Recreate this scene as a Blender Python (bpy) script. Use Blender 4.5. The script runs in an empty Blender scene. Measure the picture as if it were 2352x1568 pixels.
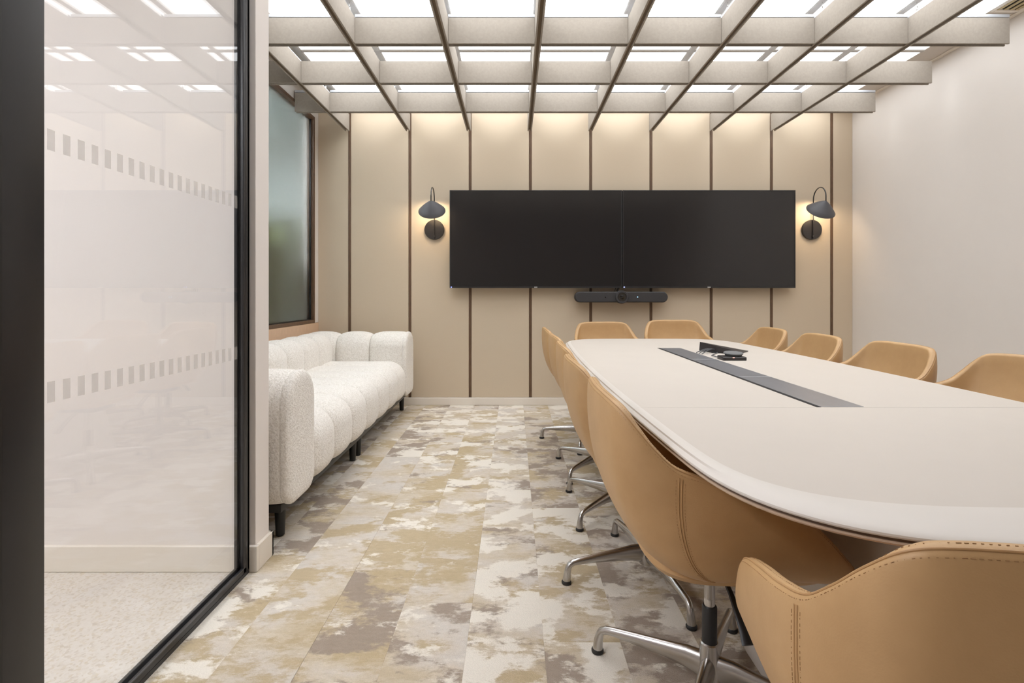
import bpy, bmesh, math, random
from mathutils import Vector, Matrix
from math import pi, sin, cos, radians, sqrt
random.seed(7)
S = bpy.context.scene
COL = S.collection

# ------------------------------------------------------------------ camera, world, exposure
CAM_H = 1.08
cd = bpy.data.cameras.new('camera'); cam = bpy.data.objects.new('camera', cd); COL.objects.link(cam)
cam.location = (0, 0, CAM_H); cam.rotation_euler = (pi/2, 0, 0)
cd.sensor_width = 36; cd.lens = 36*1170/2352
cd.shift_x = -4/2352; cd.shift_y = -(784-677)/2352
cd.clip_start = 0.05
S.camera = cam
w = bpy.data.worlds.new('world'); S.world = w; w.use_nodes = True
w.node_tree.nodes['Background'].inputs[0].default_value = (0.9, 0.95, 1, 1)
w.node_tree.nodes['Background'].inputs[1].default_value = 0.25
S.view_settings.view_transform = 'Standard'; S.view_settings.look = 'None'
S.view_settings.gamma = 1; S.view_settings.use_curve_mapping = False
S.view_settings.exposure = 0.48
S.cycles.use_denoising = True
S.cycles.max_bounces = 10; S.cycles.diffuse_bounces = 6; S.cycles.transmission_bounces = 8; S.cycles.transparent_max_bounces = 12
PANEL_LIGHT = 2.8      # radiance of the lit ceiling panels
SCONCE_W = 1.6

# ------------------------------------------------------------------ materials
def lin(r, g, b):
    f = lambda c: (c/255/12.92 if c/255 <= .04045 else ((c/255+.055)/1.055)**2.4)
    return (f(r), f(g), f(b), 1)

class NT:
    def __init__(s, name):
        s.m = bpy.data.materials.new(name); s.m.use_nodes = True
        s.t = s.m.node_tree; s.b = s.t.nodes['Principled BSDF']; s.out = s.t.nodes['Material Output']
    def n(s, typ, **kw):
        x = s.t.nodes.new(typ)
        for k, v in kw.items():
            if k.startswith('_'): setattr(x, k[1:], v)
            else: x.inputs[k.replace('__', ' ')].default_value = v
        return x
    def l(s, a, b): s.t.links.new(a, b)
    def coord(s, which='Object', scale=(1, 1, 1)):
        tc = s.n('ShaderNodeTexCoord'); mp = s.n('ShaderNodeMapping'); mp.inputs['Scale'].default_value = scale
        s.l(tc.outputs[which], mp.inputs['Vector']); return mp.outputs[0]
    def noise(s, vec, scale, detail=3, rough=.5, dist=0):
        x = s.n('ShaderNodeTexNoise'); x.inputs['Scale'].default_value = scale; x.inputs['Detail'].default_value = detail
        x.inputs['Roughness'].default_value = rough; x.inputs['Distortion'].default_value = dist
        s.l(vec, x.inputs['Vector']); return x.outputs['Fac']
    def ramp(s, fac, stops, interp='LINEAR'):
        r = s.n('ShaderNodeValToRGB'); r.color_ramp.interpolation = interp
        e = r.color_ramp.elements
        while len(e) < len(stops): e.new(.5)
        for i, (p, c) in enumerate(stops): e[i].position = p; e[i].color = c
        s.l(fac, r.inputs[0]); return r.outputs[0]
    def bump(s, h, strength, dist=.002):
        b = s.n('ShaderNodeBump'); b.inputs['Strength'].default_value = strength; b.inputs['Distance'].default_value = dist
        s.l(h, b.inputs['Height']); s.l(b.outputs[0], s.b.inputs['Normal'])

def mat(name, col, rough=.5, metal=0, spec=.5, var=0, vscale=20, bump=0, bscale=200, bdist=.001, vs=(1, 1, 1), coat=0):
    k = NT(name); k.b.inputs['Base Color'].default_value = col; k.b.inputs['Roughness'].default_value = rough
    k.b.inputs['Metallic'].default_value = metal; k.b.inputs['Specular IOR Level'].default_value = spec
    k.b.inputs['Coat Weight'].default_value = coat
    c = k.coord('Object', vs)
    if var:
        f = k.noise(c, vscale, 4, .6)
        lo = tuple(x*(1-var) for x in col[:3])+(1,); hi = tuple(min(1, x*(1+var)) for x in col[:3])+(1,)
        k.l(k.ramp(f, [(.3, lo), (.7, hi)]), k.b.inputs['Base Color'])
    if bump: k.bump(k.noise(c, bscale, 3, .6), bump, bdist)
    return k.m

def emis(name, col, strength):
    k = NT(name); k.b.inputs['Base Color'].default_value = (.8, .8, .8, 1)
    k.b.inputs['Emission Color'].default_value = col; k.b.inputs['Emission Strength'].default_value = strength
    return k.m

M = {}
M['white_wall'] = mat('white_wall_paint', lin(222, 216, 210), .7, bump=.04, bscale=400, var=.012, vscale=3)
M['partition'] = mat('partition_paint', lin(234, 227, 222), .65, bump=.04, bscale=400)
M['skirting'] = mat('skirting_paint', lin(231, 223, 212), .45)
M['panel'] = mat('beige_wall_panel', lin(205, 189, 166), .75, var=.02, vscale=300, bump=.08, bscale=900, vs=(1, 1, .3))
M['walnut'] = mat('walnut', lin(98, 74, 54), .5, var=.3, vscale=30, vs=(6, 6, .6), bump=.1, bscale=60)
M['oak'] = mat('oak', lin(208, 177, 148), .5, var=.12, vscale=25, vs=(8, 8, .7), bump=.05, bscale=60)
M['felt'] = mat('baffle_felt', lin(160, 152, 142), .95, spec=.1, var=.06, vscale=70, bump=.25, bscale=350)
M['felt_edge'] = mat('baffle_felt_edge', lin(168, 152, 132), .95, spec=.1, var=.06, vscale=70)
M['groove'] = mat('baffle_groove', lin(112, 96, 78), .8)
M['alu_rail'] = mat('aluminium_rail', lin(196, 200, 206), .4, metal=.3)
M['ceil_grey'] = mat('ceiling_tile', lin(206, 198, 190), .8, bump=.03, bscale=500)
M['ceil_bar'] = mat('ceiling_bar', lin(190, 186, 182), .6)
M['light'] = emis('lit_panel', (.97, 1, 1.035, 1), PANEL_LIGHT)
M['corridor_fill'] = emis('corridor_fill_panel', (.97, .985, 1.05, 1), 16.5)
M['window_light'] = emis('neighbour_panel', (.90, .97, 1.04, 1), 88)
M['lightrim'] = mat('panel_rim', lin(232, 230, 226), .5)
M['black_frame'] = mat('black_anodised', lin(44, 43, 45), .38, spec=.5, var=.1, vscale=6)
M['gunmetal'] = mat('gunmetal', lin(98, 98, 100), .3, metal=.8)
M['black_plastic'] = mat('black_plastic', lin(30, 29, 29), .45)
M['black_wood'] = mat('black_lacquer', lin(26, 25, 24), .4)
M['tv_body'] = mat('tv_body', lin(34, 33, 34), .4)
M['screen'] = mat('tv_screen', lin(38, 36, 36), .17, spec=.55)
M['badge'] = mat('silver_badge', lin(215, 215, 215), .3, metal=.6)
M['blue_led'] = emis('blue_standby', (.10, .18, 1, 1), 1.3)
M['cyan_led'] = emis('cyan_light', (.10, .55, 1, 1), 1.4)
M['orange_led'] = emis('orange_light', (1, .25, .15, 1), .8)
M['bar_fabric'] = mat('graphite_mesh', lin(54, 52, 53), .75, bump=.15, bscale=900)
M['lens'] = mat('lens_glass', lin(26, 23, 21), .12)
M['lens_ring'] = mat('lens_ring', lin(70, 66, 60), .3, metal=.5)
M['lamp_black'] = mat('lamp_black', lin(44, 42, 43), .22, spec=.6)
M['lamp_shade'] = mat('lamp_shade', lin(84, 84, 88), .5)
M['lamp_inside'] = mat('lamp_shade_inside', lin(225, 215, 200), .6)
M['bulb'] = emis('bulb', (1, .84, .62, 1), 3)
M['table'] = mat('table_cream', lin(194, 185, 175), .5, spec=.35, var=.012, vscale=5, bump=.02, bscale=500)
M['table_rim'] = mat('table_rim_paler', lin(203, 196, 188), .42, spec=.45, bump=.02, bscale=300)  # rim and joint tone, a little paler than the top
M['table_edge'] = mat('table_edge_ply', lin(196, 172, 148), .5, var=.05, vscale=60)
M['table_dark'] = mat('table_shadow_gap', lin(96, 76, 62), .7)
M['pedestal'] = mat('pedestal_grey', lin(206, 198, 190), .5)
M['trough'] = mat('trough_metal', lin(158, 159, 164), .36, metal=.85, var=.06, vscale=12, vs=(1, .2, 1))
M['trough_line'] = mat('trough_joint', lin(205, 205, 208), .4, metal=.1)
M['black_slot'] = mat('brush_slot', lin(24, 21, 19), .9)
M['alu'] = mat('polished_aluminium', lin(192, 189, 186), .27, metal=1, bump=.02, bscale=60)
M['cable'] = mat('grey_cable', lin(82, 84, 88), .5)
M['tablet'] = mat('tablet_graphite', lin(48, 44, 44), .35)
M['pod_grey'] = mat('pod_grey', lin(104, 104, 104), .55)
M['leaf'] = mat('palm_leaf', lin(104, 114, 62), .5, var=.25, vscale=8)
M['leaf_dark'] = mat('palm_leaf_dark', lin(78, 84, 54), .5, var=.25, vscale=8)
M['pot'] = mat('planter_grey', lin(90, 88, 84), .7, var=.1, vscale=10)
M['room_wall'] = mat('neighbour_wall', lin(206, 211, 208), .8)
M['room_floor'] = mat('neighbour_floor', lin(120, 118, 110), .8)
M['diff_tan'] = mat('diffuser_blade', lin(186, 168, 128), .5)

# leather
k = NT('tan_leather'); c = k.coord('Object')
f = k.noise(c, 9, 4, .6)
k.l(k.ramp(f, [(.3, lin(181, 145, 101)), (.7, lin(191, 155, 110))]), k.b.inputs['Base Color'])
k.b.inputs['Roughness'].default_value = .46; k.b.inputs['Specular IOR Level'].default_value = .42
vo = k.n('ShaderNodeTexVoronoi'); vo.inputs['Scale'].default_value = 420; k.l(c, vo.inputs['Vector'])
wr = k.noise(c, 14, 5, .55, 1.2)
mx = k.n('ShaderNodeMath', _operation='MULTIPLY_ADD'); k.l(vo.outputs['Distance'], mx.inputs[0]); mx.inputs[1].default_value = .25
k.l(wr, mx.inputs[2]); k.bump(mx.outputs[0], .09, .004); M['leather'] = k.m
M['leather_seam'] = mat('leather_seam', lin(176, 138, 94), .5)
M['thread'] = mat('stitch_thread', lin(152, 114, 74), .7)

# boucle
k = NT('cream_boucle'); c = k.coord('Object')
f1 = k.noise(c, 120, 2, .6, .7)
k.l(k.ramp(f1, [(.3, lin(222, 216, 207)), (.6, lin(246, 242, 236))]), k.b.inputs['Base Color'])
k.b.inputs['Roughness'].default_value = 1; k.b.inputs['Specular IOR Level'].default_value = .1
k.b.inputs['Sheen Weight'].default_value = .25
k.bump(f1, .8, .007); M['boucle'] = k.m

# carpet planks
k = NT('carpet'); tc = k.n('ShaderNodeTexCoord'); oi = k.n('ShaderNodeObjectInfo')
mul = k.n('ShaderNodeMath', _operation='MULTIPLY'); mul.inputs[1].default_value = 91.7; k.l(oi.outputs['Random'], mul.inputs[0])
cx = k.n('ShaderNodeCombineXYZ'); k.l(mul.outputs[0], cx.inputs[0]); k.l(mul.outputs[0], cx.inputs[1])
ad = k.n('ShaderNodeVectorMath', _operation='ADD'); k.l(tc.outputs['Object'], ad.inputs[0]); k.l(cx.outputs[0], ad.inputs[1])
mp = k.n('ShaderNodeMapping'); mp.inputs['Scale'].default_value = (1, 1.5, 1); k.l(ad.outputs[0], mp.inputs[0])
jv = k.n('ShaderNodeMapping'); jv.inputs['Scale'].default_value = (1, 2.2, 1); k.l(ad.outputs[0], jv.inputs[0])
jt = k.noise(jv.outputs[0], 26, 7, .78)
def layer(scale, off, spread, seed, rough=.6):
    """ragged patch mask source: noise + plank shift + pile jitter"""
    m2 = k.n('ShaderNodeVectorMath', _operation='ADD'); k.l(mp.outputs[0], m2.inputs[0]); m2.inputs[1].default_value = (off, off*1.7, 0)
    f = k.noise(m2.outputs[0], scale, 9, rough, .15)
    rr_ = k.n('ShaderNodeMath', _operation='MULTIPLY'); k.l(oi.outputs['Random'], rr_.inputs[0]); rr_.inputs[1].default_value = seed
    fr_ = k.n('ShaderNodeMath', _operation='FRACT'); k.l(rr_.outputs[0], fr_.inputs[0])
    g1 = k.n('ShaderNodeMath', _operation='MULTIPLY_ADD'); k.l(fr_.outputs[0], g1.inputs[0]); g1.inputs[1].default_value = spread; k.l(f, g1.inputs[2])
    g2 = k.n('ShaderNodeMath', _operation='MULTIPLY_ADD'); k.l(jt, g2.inputs[0]); g2.inputs[1].default_value = .20; k.l(g1.outputs[0], g2.inputs[2])
    g3 = k.n('ShaderNodeMath', _operation='SUBTRACT'); k.l(g2.outputs[0], g3.inputs[0]); g3.inputs[1].default_value = spread/2+.10
    return g3.outputs[0]
def over(prev, fac, stops, col):
    mk = k.ramp(fac, stops); x = k.n('ShaderNodeMix', _data_type='RGBA'); k.l(mk, x.inputs['Factor'])
    if hasattr(prev, 'links'): k.l(prev, x.inputs[6])
    x.inputs[7].default_value = col
    return x.outputs[2]
W_ = lambda v: (v, v, v, 1)
cc = k.ramp(layer(3.0, 0, .10, 313.7), [(.38, lin(208, 192, 166)), (.46, lin(217, 204, 184)), (.53, lin(220, 209, 195)), (.63, lin(220, 212, 202))])
cc = over(cc, layer(3.8, 5.3, .17, 517.3), [(.40, W_(.9)), (.47, W_(0))], lin(197, 178, 145))
cc = over(cc, layer(3.3, 11.1, .24, 711.9), [(.37, W_(.95)), (.43, W_(0))], lin(170, 155, 141))
mo = k.ramp(jt, [(.32, W_(.86)), (.66, W_(1.0))])
mo_ = k.n('ShaderNodeMix', _data_type='RGBA', _blend_type='MULTIPLY'); mo_.inputs['Factor'].default_value = 1
k.l(cc, mo_.inputs[6]); k.l(mo, mo_.inputs[7]); cc = mo_.outputs[2]
cc = over(cc, layer(4.2, 17.9, .15, 917.1), [(.55, W_(0)), (.60, W_(.95))], lin(238, 231, 219))
fib = k.noise(tc.outputs['Object'], 330, 2, .7)
fr = k.ramp(fib, [(.3, (.87, .87, .87, 1)), (.7, (1.0, 1.0, 1.0, 1))])
mm = k.n('ShaderNodeMix', _data_type='RGBA', _blend_type='MULTIPLY'); mm.inputs['Factor'].default_value = 1
k.l(cc, mm.inputs[6]); k.l(fr, mm.inputs[7]); k.l(mm.outputs[2], k.b.inputs['Base Color'])
k.b.inputs['Roughness'].default_value = 1; k.b.inputs['Specular IOR Level'].default_value = .08
k.bump(fib, .6, .006); M['carpet'] = k.m

# terrazzo corridor floor
k = NT('speckled_floor'); c = k.coord('Object')
vo = k.n('ShaderNodeTexVoronoi'); vo.inputs['Scale'].default_value = 125; k.l(c, vo.inputs['Vector'])
sep = k.n('ShaderNodeSeparateColor'); k.l(vo.outputs['Color'], sep.inputs[0])
k.l(k.ramp(sep.outputs[0], [(0, lin(196, 185, 171)), (.1, lin(204, 194, 183)), (.25, lin(213, 205, 196)), (.75, lin(216, 209, 201)), (.97, lin(205, 193, 176))]), k.b.inputs['Base Color'])
k.b.inputs['Roughness'].default_value = .6; M['terrazzo'] = k.m

# clear glass (fresnel mix, sheet with two faces)
k = NT('clear_glass'); fr = k.n('ShaderNodeFresnel')
ge = k.n('ShaderNodeNewGeometry'); io = k.n('ShaderNodeMapRange'); io.inputs['To Min'].default_value = 1.5; io.inputs['To Max'].default_value = 1/1.5
k.l(ge.outputs['Backfacing'], io.inputs[0]); k.l(io.outputs[0], fr.inputs['IOR'])     # the sheet does not bend rays, so both faces mirror alike
g = k.n('ShaderNodeBsdfGlossy'); g.inputs['Roughness'].default_value = 0.0; g.inputs['Color'].default_value = (.98, .98, .98, 1)
t = k.n('ShaderNodeBsdfTransparent'); t.inputs['Color'].default_value = (.975, .985, .98, 1)
mxs = k.n('ShaderNodeMixShader'); k.l(fr.outputs[0], mxs.inputs[0]); k.l(t.outputs[0], mxs.inputs[1]); k.l(g.outputs[0], mxs.inputs[2])
k.l(mxs.outputs[0], k.out.inputs[0]); M['glass'] = k.m
# vinyl manifestation on the glass
k = NT('frost_vinyl'); t = k.n('ShaderNodeBsdfTransparent'); d = k.n('ShaderNodeBsdfDiffuse'); d.inputs[0].default_value = lin(196, 190, 184)
mxs = k.n('ShaderNodeMixShader'); mxs.inputs[0].default_value = .22; k.l(t.outputs[0], mxs.inputs[1]); k.l(d.outputs[0], mxs.inputs[2])
k.l(mxs.outputs[0], k.out.inputs[0]); M['vinyl'] = k.m
# frosted glass
k = NT('frosted_glass'); k.b.inputs['Base Color'].default_value = (.9, .93, .92, 1)
k.b.inputs['Transmission Weight'].default_value = 1; k.b.inputs['Roughness'].default_value = .37; k.b.inputs['IOR'].default_value = 1.25
M['frosted'] = k.m

# ------------------------------------------------------------------ mesh helpers
class B:
    """collects faces; build() links one mesh object"""
    def __init__(s): s.v = []; s.f = []; s.mi = []
    def add(s, vs, fs, mi=0):
        o = len(s.v); s.v += [tuple(p) for p in vs]
        s.f += [tuple(i+o for i in f) for f in fs]; s.mi += [mi]*len(fs); return s
    def box(s, x0, x1, y0, y1, z0, z1, mi=0, bev=0, seg=2):
        if not bev:
            return s.add([(x0, y0, z0), (x1, y0, z0), (x1, y1, z0), (x0, y1, z0), (x0, y0, z1), (x1, y0, z1), (x1, y1, z1), (x0, y1, z1)],
                  [(0, 3, 2, 1), (4, 5, 6, 7), (0, 1, 5, 4), (1, 2, 6, 5), (2, 3, 7, 6), (3, 0, 4, 7)], mi)
        bm = bmesh.new(); bmesh.ops.create_cube(bm, size=1)
        for v in bm.verts: v.co = ((x0+x1)/2+v.co.x*(x1-x0), (y0+y1)/2+v.co.y*(y1-y0), (z0+z1)/2+v.co.z*(z1-z0))
        bmesh.ops.bevel(bm, geom=bm.edges[:], offset=bev, segments=seg, affect='EDGES', profile=.5)
        return s.bm(bm, mi)
    def bm(s, bm, mi=0):
        bm.verts.ensure_lookup_table(); bm.verts.index_update()
        s.add([v.co[:] for v in bm.verts], [[v.index for v in f.verts] for f in bm.faces], mi); bm.free(); return s
    def tube(s, pts, r, n=12, mi=0, cap=True, flat=None):
        pts = [Vector(p) for p in pts]; rs = r if hasattr(r, '__len__') else [r]*len(pts)
        vs = []; fs = []; up = None
        for i, p in enumerate(pts):
            t = (pts[min(i+1, len(pts)-1)]-pts[max(i-1, 0)]).normalized()
            if up is None:
                up = Vector((0, 0, 1)) if abs(t.z) < .9 else Vector((1, 0, 0))
            a = t.cross(up); a.normalize(); b = a.cross(t); up = b
            for j in range(n):
                an = 2*pi*j/n
                ra, rb = (rs[i], rs[i]) if not hasattr(rs[i], '__len__') else rs[i]
                vs.append(p+a*cos(an)*ra+b*sin(an)*rb)
        for i in range(len(pts)-1):
            for j in range(n):
                fs.append((i*n+j, i*n+(j+1) % n, (i+1)*n+(j+1) % n, (i+1)*n+j))
        if cap: fs += [tuple(reversed(range(n))), tuple(range((len(pts)-1)*n, len(pts)*n))]
        return s.add(vs, fs, mi)
    def lathe(s, prof, n=32, mi=0, mtx=None):
        """prof: list of (r,z) bottom to top"""
        vs = []; fs = []
        for r, z in prof:
            for j in range(n):
                p = Vector((r*cos(2*pi*j/n), r*sin(2*pi*j/n), z)); vs.append(mtx @ p if mtx else p)
        m = len(prof)
        for i in range(m-1):
            for j in range(n): fs.append((i*n+j, i*n+(j+1) % n, (i+1)*n+(j+1) % n, (i+1)*n+j))
        if prof[0][0] > 1e-5: fs.append(tuple(reversed(range(n))))
        if prof[-1][0] > 1e-5: fs.append(tuple(range((m-1)*n, m*n)))
        return s.add(vs, fs, mi)
    def rings(s, rings, mi=0, cap=True):
        n = len(rings[0]); vs = [p for r in rings for p in r]; fs = []
        for i in range(len(rings)-1):
            for j in range(n): fs.append((i*n+j, i*n+(j+1) % n, (i+1)*n+(j+1) % n, (i+1)*n+j))
        if cap: fs += [tuple(reversed(range(n))), tuple(range((len(rings)-1)*n, len(rings)*n))]
        return s.add(vs, fs, mi)
    def build(s, name, mats, parent=None, loc=(0, 0, 0), smooth=40):
        me = bpy.data.meshes.new(name); me.from_pydata(s.v, [], s.f)
        bm = bmesh.new(); bm.from_mesh(me); bmesh.ops.remove_doubles(bm, verts=bm.verts, dist=1e-6)
        bmesh.ops.recalc_face_normals(bm, faces=bm.faces); 
        bm.to_mesh(me); bm.free()
        mats = mats if isinstance(mats, (list, tuple)) else [mats]
        for m_ in mats: me.materials.append(m_)
        if len(mats) > 1 and len(me.polygons) == len(s.mi): me.polygons.foreach_set('material_index', s.mi)
        if smooth:
            me.polygons.foreach_set('use_smooth', [True]*len(me.polygons)); me.set_sharp_from_angle(angle=radians(smooth))
        me.update()
        o = bpy.data.objects.new(name, me); COL.objects.link(o); o.location = loc
        if parent: o.parent = parent
        return o

def tag(o, label=None, cat=None, group=None, kind=None):
    if label: o['label'] = label
    if cat: o['category'] = cat
    if group: o['group'] = group
    if kind: o['kind'] = kind
    return o
def thing(name, label, cat, loc=(0, 0, 0), rz=0, group=None):
    o = bpy.data.objects.new(name, None); COL.objects.link(o); o.location = loc; o.rotation_euler = (0, 0, rz)
    o.empty_display_size = .1
    return tag(o, label, cat, group)
def struct(o, label=None): o['kind'] = 'structure'; o['label'] = label or o.name.replace('_', ' '); return o
def copy_tree(o, parent=None):
    c = o.copy(); COL.objects.link(c)
    if parent: c.parent = parent
    for ch in list(o.children): copy_tree(ch, c)
    return c
def rrect(x0, x1, z0, z1, tl, tr, br, bl, n=7):
    pts = []
    for cx, cz, r, a0 in ((x0+bl, z0+bl, bl, pi), (x1-br, z0+br, br, 1.5*pi), (x1-tr, z1-tr, tr, 0), (x0+tl, z1-tl, tl, .5*pi)):
        for i in range(n+1):
            a = a0+pi/2*i/n; pts.append((cx+r*cos(a), cz+r*sin(a)))
    return pts
def inset2(pts, d):
    n = len(pts); out = []
    for i in range(n):
        a, b = Vector(pts[i-1]), Vector(pts[(i+1) % n])
        t = (b-a)
        if t.length < 1e-9: out.append(pts[i]); continue
        t.normalize(); out.append((pts[i][0]-t.y*d, pts[i][1]+t.x*d))
    return out
def pillow(b, outline, p0, p1, puff, fn, mi=0, ends=(1, 1), steps=7):
    """sweep outline from p0 to p1, pinched at both ends; fn(u,v,w)->xyz"""
    st = []
    W = p1-p0
    for i in range(-steps, steps+1):
        t = sin(i/steps*pi/2)
        e = ends[0] if t < 0 else ends[1]
        ins = puff*(1-sqrt(max(0, 1-abs(t)**2.6)))*e
        st.append([fn(u, v, (p0+p1)/2+t*W/2) for u, v in inset2(outline, ins)])
    return b.rings(st, mi)

# ------------------------------------------------------------------ structure
RX, LX, BY, CZ = 3.325, -1.919, 5.0, 2.935
FY = -1.35                      # wall behind the camera
gx = [.155+.5925*k for k in range(-3, 5)]        # lines of the ceiling and wall module
# floor with carpet planks
fl = B().box(-1.03, RX, FY, BY+.02, -.12, -.012).add([], []).build('floor', M['carpet'], smooth=0)
B0 = B().box(LX, -1.03, 2.1, BY+.02, -.12, -.012).build('underlay', M['carpet'], fl, smooth=0)
struct(fl, 'floor of mottled beige carpet planks')
joint = {0: .377, -1: .788, -2: .0, -3: .40, -4: .11, 1: .585}
PW = .2385; SX = .0934
def plank(x0, x1, y0, y1):
    if x1-x0 < .01 or y1-y0 < .01: return
    b = B().box(-(x1-x0)/2+.0001, (x1-x0)/2-.0001, -(y1-y0)/2+.0001, (y1-y0)/2-.0001, -.012, random.choice((0, -.0003, -.0006)), bev=.0005, seg=1)
    b.build('carpet_plank', M['carpet'], fl, loc=((x0+x1)/2, (y0+y1)/2, 0), smooth=0)
for cidx in range(-9, 15):
    x1 = SX+cidx*PW; x0 = x1-PW
    off = joint.get(cidx, random.random())
    for k in range(-3, 6):
        y0 = off+k; y1 = y0+1
        plank(max(x0, -1.03), min(x1, RX), max(y0, FY), min(y1, BY))
        plank(max(x0, LX), min(x1, -1.03), max(y0, 2.1), min(y1, BY))
# corridor floor
struct(B().box(-4.2, -1.03, FY, 2.02, -.12, -.001).build('floor_corridor', M['terrazzo'], smooth=0), 'speckled pale floor behind the glass')
# back wall with panels and walnut strips
wb = struct(B().box(LX-.1, RX+.1, BY+.02, BY+.15, 0, 3.1).build('wall_back', M['panel'], smooth=0), 'back wall of beige panels with walnut strips')
strips = [-1.611+.5915*k for k in range(9)]
edges = [LX]+strips+[RX]
for i in range(len(edges)-1):
    a = edges[i]+(.0125 if i else 0); b_ = edges[i+1]-(.0125 if i < len(edges)-2 else 0)
    B().box(a, b_, BY, BY+.02, .075, CZ, bev=.0025, seg=1).build('wall_panel', M['panel'], wb, smooth=0)
for x in strips:
    B().box(x-.0122, x+.0122, BY-.003, BY+.02, .08, CZ, bev=.001, seg=1).build('wood_strip', M['walnut'], wb, smooth=0)
struct(B().box(LX, RX, BY-.014, BY+.02, 0, .073, bev=.003, seg=1).build('baseboard_back', M['skirting'], smooth=0), 'white baseboard under the beige panels')
# right wall, wall behind camera
struct(B().box(RX, RX+.12, FY-.1, BY+.1, 0, 3.1).build('wall_right', M['white_wall'], smooth=0), 'plain white right wall')
struct(B().box(RX-.014, RX, FY, BY-.014, 0, .1, bev=.003, seg=1).build('baseboard_right', M['skirting'], smooth=0), 'white baseboard along right wall')
M['dark_wall'] = mat('dark_taupe_paint', lin(126, 118, 110), .8)
struct(B().box(-4.3, RX+.1, FY-.12, FY, 0, 3.1).build('wall_front', M['dark_wall'], smooth=0), 'wall behind the camera')
# left wall of the sofa niche: oak below the window, white round it
WY0, WY1, WZ0, WZ1 = 2.55, 4.905, .812, 2.79
b = B()
b.box(LX-.12, LX, WY1, BY+.02, WZ0, 3.1).box(LX-.12, LX, WY0, WY1, WZ1, 3.1).box(LX-.12, LX, 2.1, WY0, WZ0, 3.1)
wl = struct(b.build('wall_left', M['white_wall'], smooth=0), 'white left wall round the frosted window')
B().box(LX-.12, LX+.004, 2.11, BY, 0, WZ0-.002, bev=.002, seg=1).build('oak_panel', M['oak'], wl, smooth=0)
# partition wall with skirting
struct(B().box(-4.2, -1.013, 2.0, 2.108, 0, 3.1, bev=.002, seg=1).build('wall_partition', M['partition'], smooth=0), 'white partition wall seen through the glass and ending at the niche')
b = B().box(-4.2, -1.0, 1.984, 2.0, 0, .1, bev=.002, seg=1).box(-1.013, -1.0, 2.0, 2.122, 0, .1, bev=.002, seg=1).box(-1.9, -1.0, 2.108, 2.122, 0, .1, bev=.002, seg=1)
struct(b.build('baseboard_partition', M['skirting'], smooth=0), 'cream baseboard wrapped round the partition end')
struct(B().box(-4.32, -4.2, FY, 2.0, 0, 3.1).build('wall_corridor', M['partition'], smooth=0), 'far corridor wall')
# ceilings
ce = struct(B().box(-1.03, RX, FY, BY+.02, CZ, CZ+.15).box(LX, -1.03, 2.1, BY+.02, CZ, CZ+.15).build('ceiling', M['ceil_grey'], smooth=0), 'pale ceiling with lit panels')
struct(B().box(-4.2, -1.03, FY, 2.02, 2.72, 2.85).build('ceiling_corridor', M['white_wall'], smooth=0), 'corridor ceiling')
ys = [.95, 1.44, 2.64, 3.84, 4.97]
for x in gx: B().box(x-.02, x+.02, (.24 if x > -1.1 else 2.15), 4.97, CZ-.022, CZ, bev=.002, seg=1).build('ceiling_bar', M['ceil_bar'], ce, smooth=0)
for y in (2.64, 3.84): B().box(-1.60, 3.09, y-.015, y+.015, CZ-.0225, CZ-.0005, bev=.002, seg=1).build('ceiling_bar', M['ceil_bar'], ce, smooth=0)
B().box(3.295, RX, FY, BY, CZ-.012, CZ, bev=.002, seg=1).build('ceiling_trim', M['skirting'], ce, smooth=0)
B().box(3.10, 3.29, 3.36, 3.40, CZ-.004, CZ, bev=.001, seg=1).build('ceiling_trim', M['skirting'], ce, smooth=0)
# lit panels
xs = gx+[3.11]
ordn = ['first', 'second', 'third', 'fourth', 'fifth', 'sixth', 'seventh', 'eighth']
rown = ['row over the camera', 'row over the near table end', 'front row in the picture', 'row next to the back wall']
for r in range(4):
    for i in range(len(xs)-1):
        if r < 2 and i == 0: continue
        x0, x1, y0, y1 = xs[i]+.021, xs[i+1]-.021, ys[r]+.016, ys[r+1]-.016
        t = thing('ceiling_light', 'flat white lit ceiling panel, %s, %s from the left' % (rown[r], ordn[i]), 'ceiling light', ((x0+x1)/2, (y0+y1)/2, CZ-.016), group='lit ceiling panels above the baffles')
        hx, hy = (x1-x0)/2, (y1-y0)/2
        B().box(-hx+.008, hx-.008, -hy+.008, hy-.008, 0, .004).build('diffuser', M['light'], t, smooth=0)
        f = B().box(-hx, hx, -hy, -hy+.008, -.002, .014).box(-hx, hx, hy-.008, hy, -.002, .014).box(-hx, -hx+.008, -hy+.008, hy-.008, -.002, .014).box(hx-.008, hx, -hy+.008, hy-.008, -.002, .014)
        f.build('frame', M['lightrim'], t, smooth=0)
# unseen corridor panels, added to brighten the partition wall behind the glass
for y in (-.5, .45):
    t = thing('ceiling_light', 'unseen corridor light panel added to brighten the partition wall, %s' % ('near' if y < 0 else 'beside the partition'), 'ceiling light', (-2.3, y, 2.70))
    B().box(-.45, .45, -.3, .3, 0, .012).build('diffuser', M['corridor_fill'], t, smooth=0)
    B().box(-.47, .47, -.32, -.3, -.002, .02).box(-.47, .47, .3, .32, -.002, .02).box(-.47, -.45, -.3, .3, -.002, .02).box(.45, .47, -.3, .3, -.002, .02).build('frame', M['lightrim'], t, smooth=0)
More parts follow.
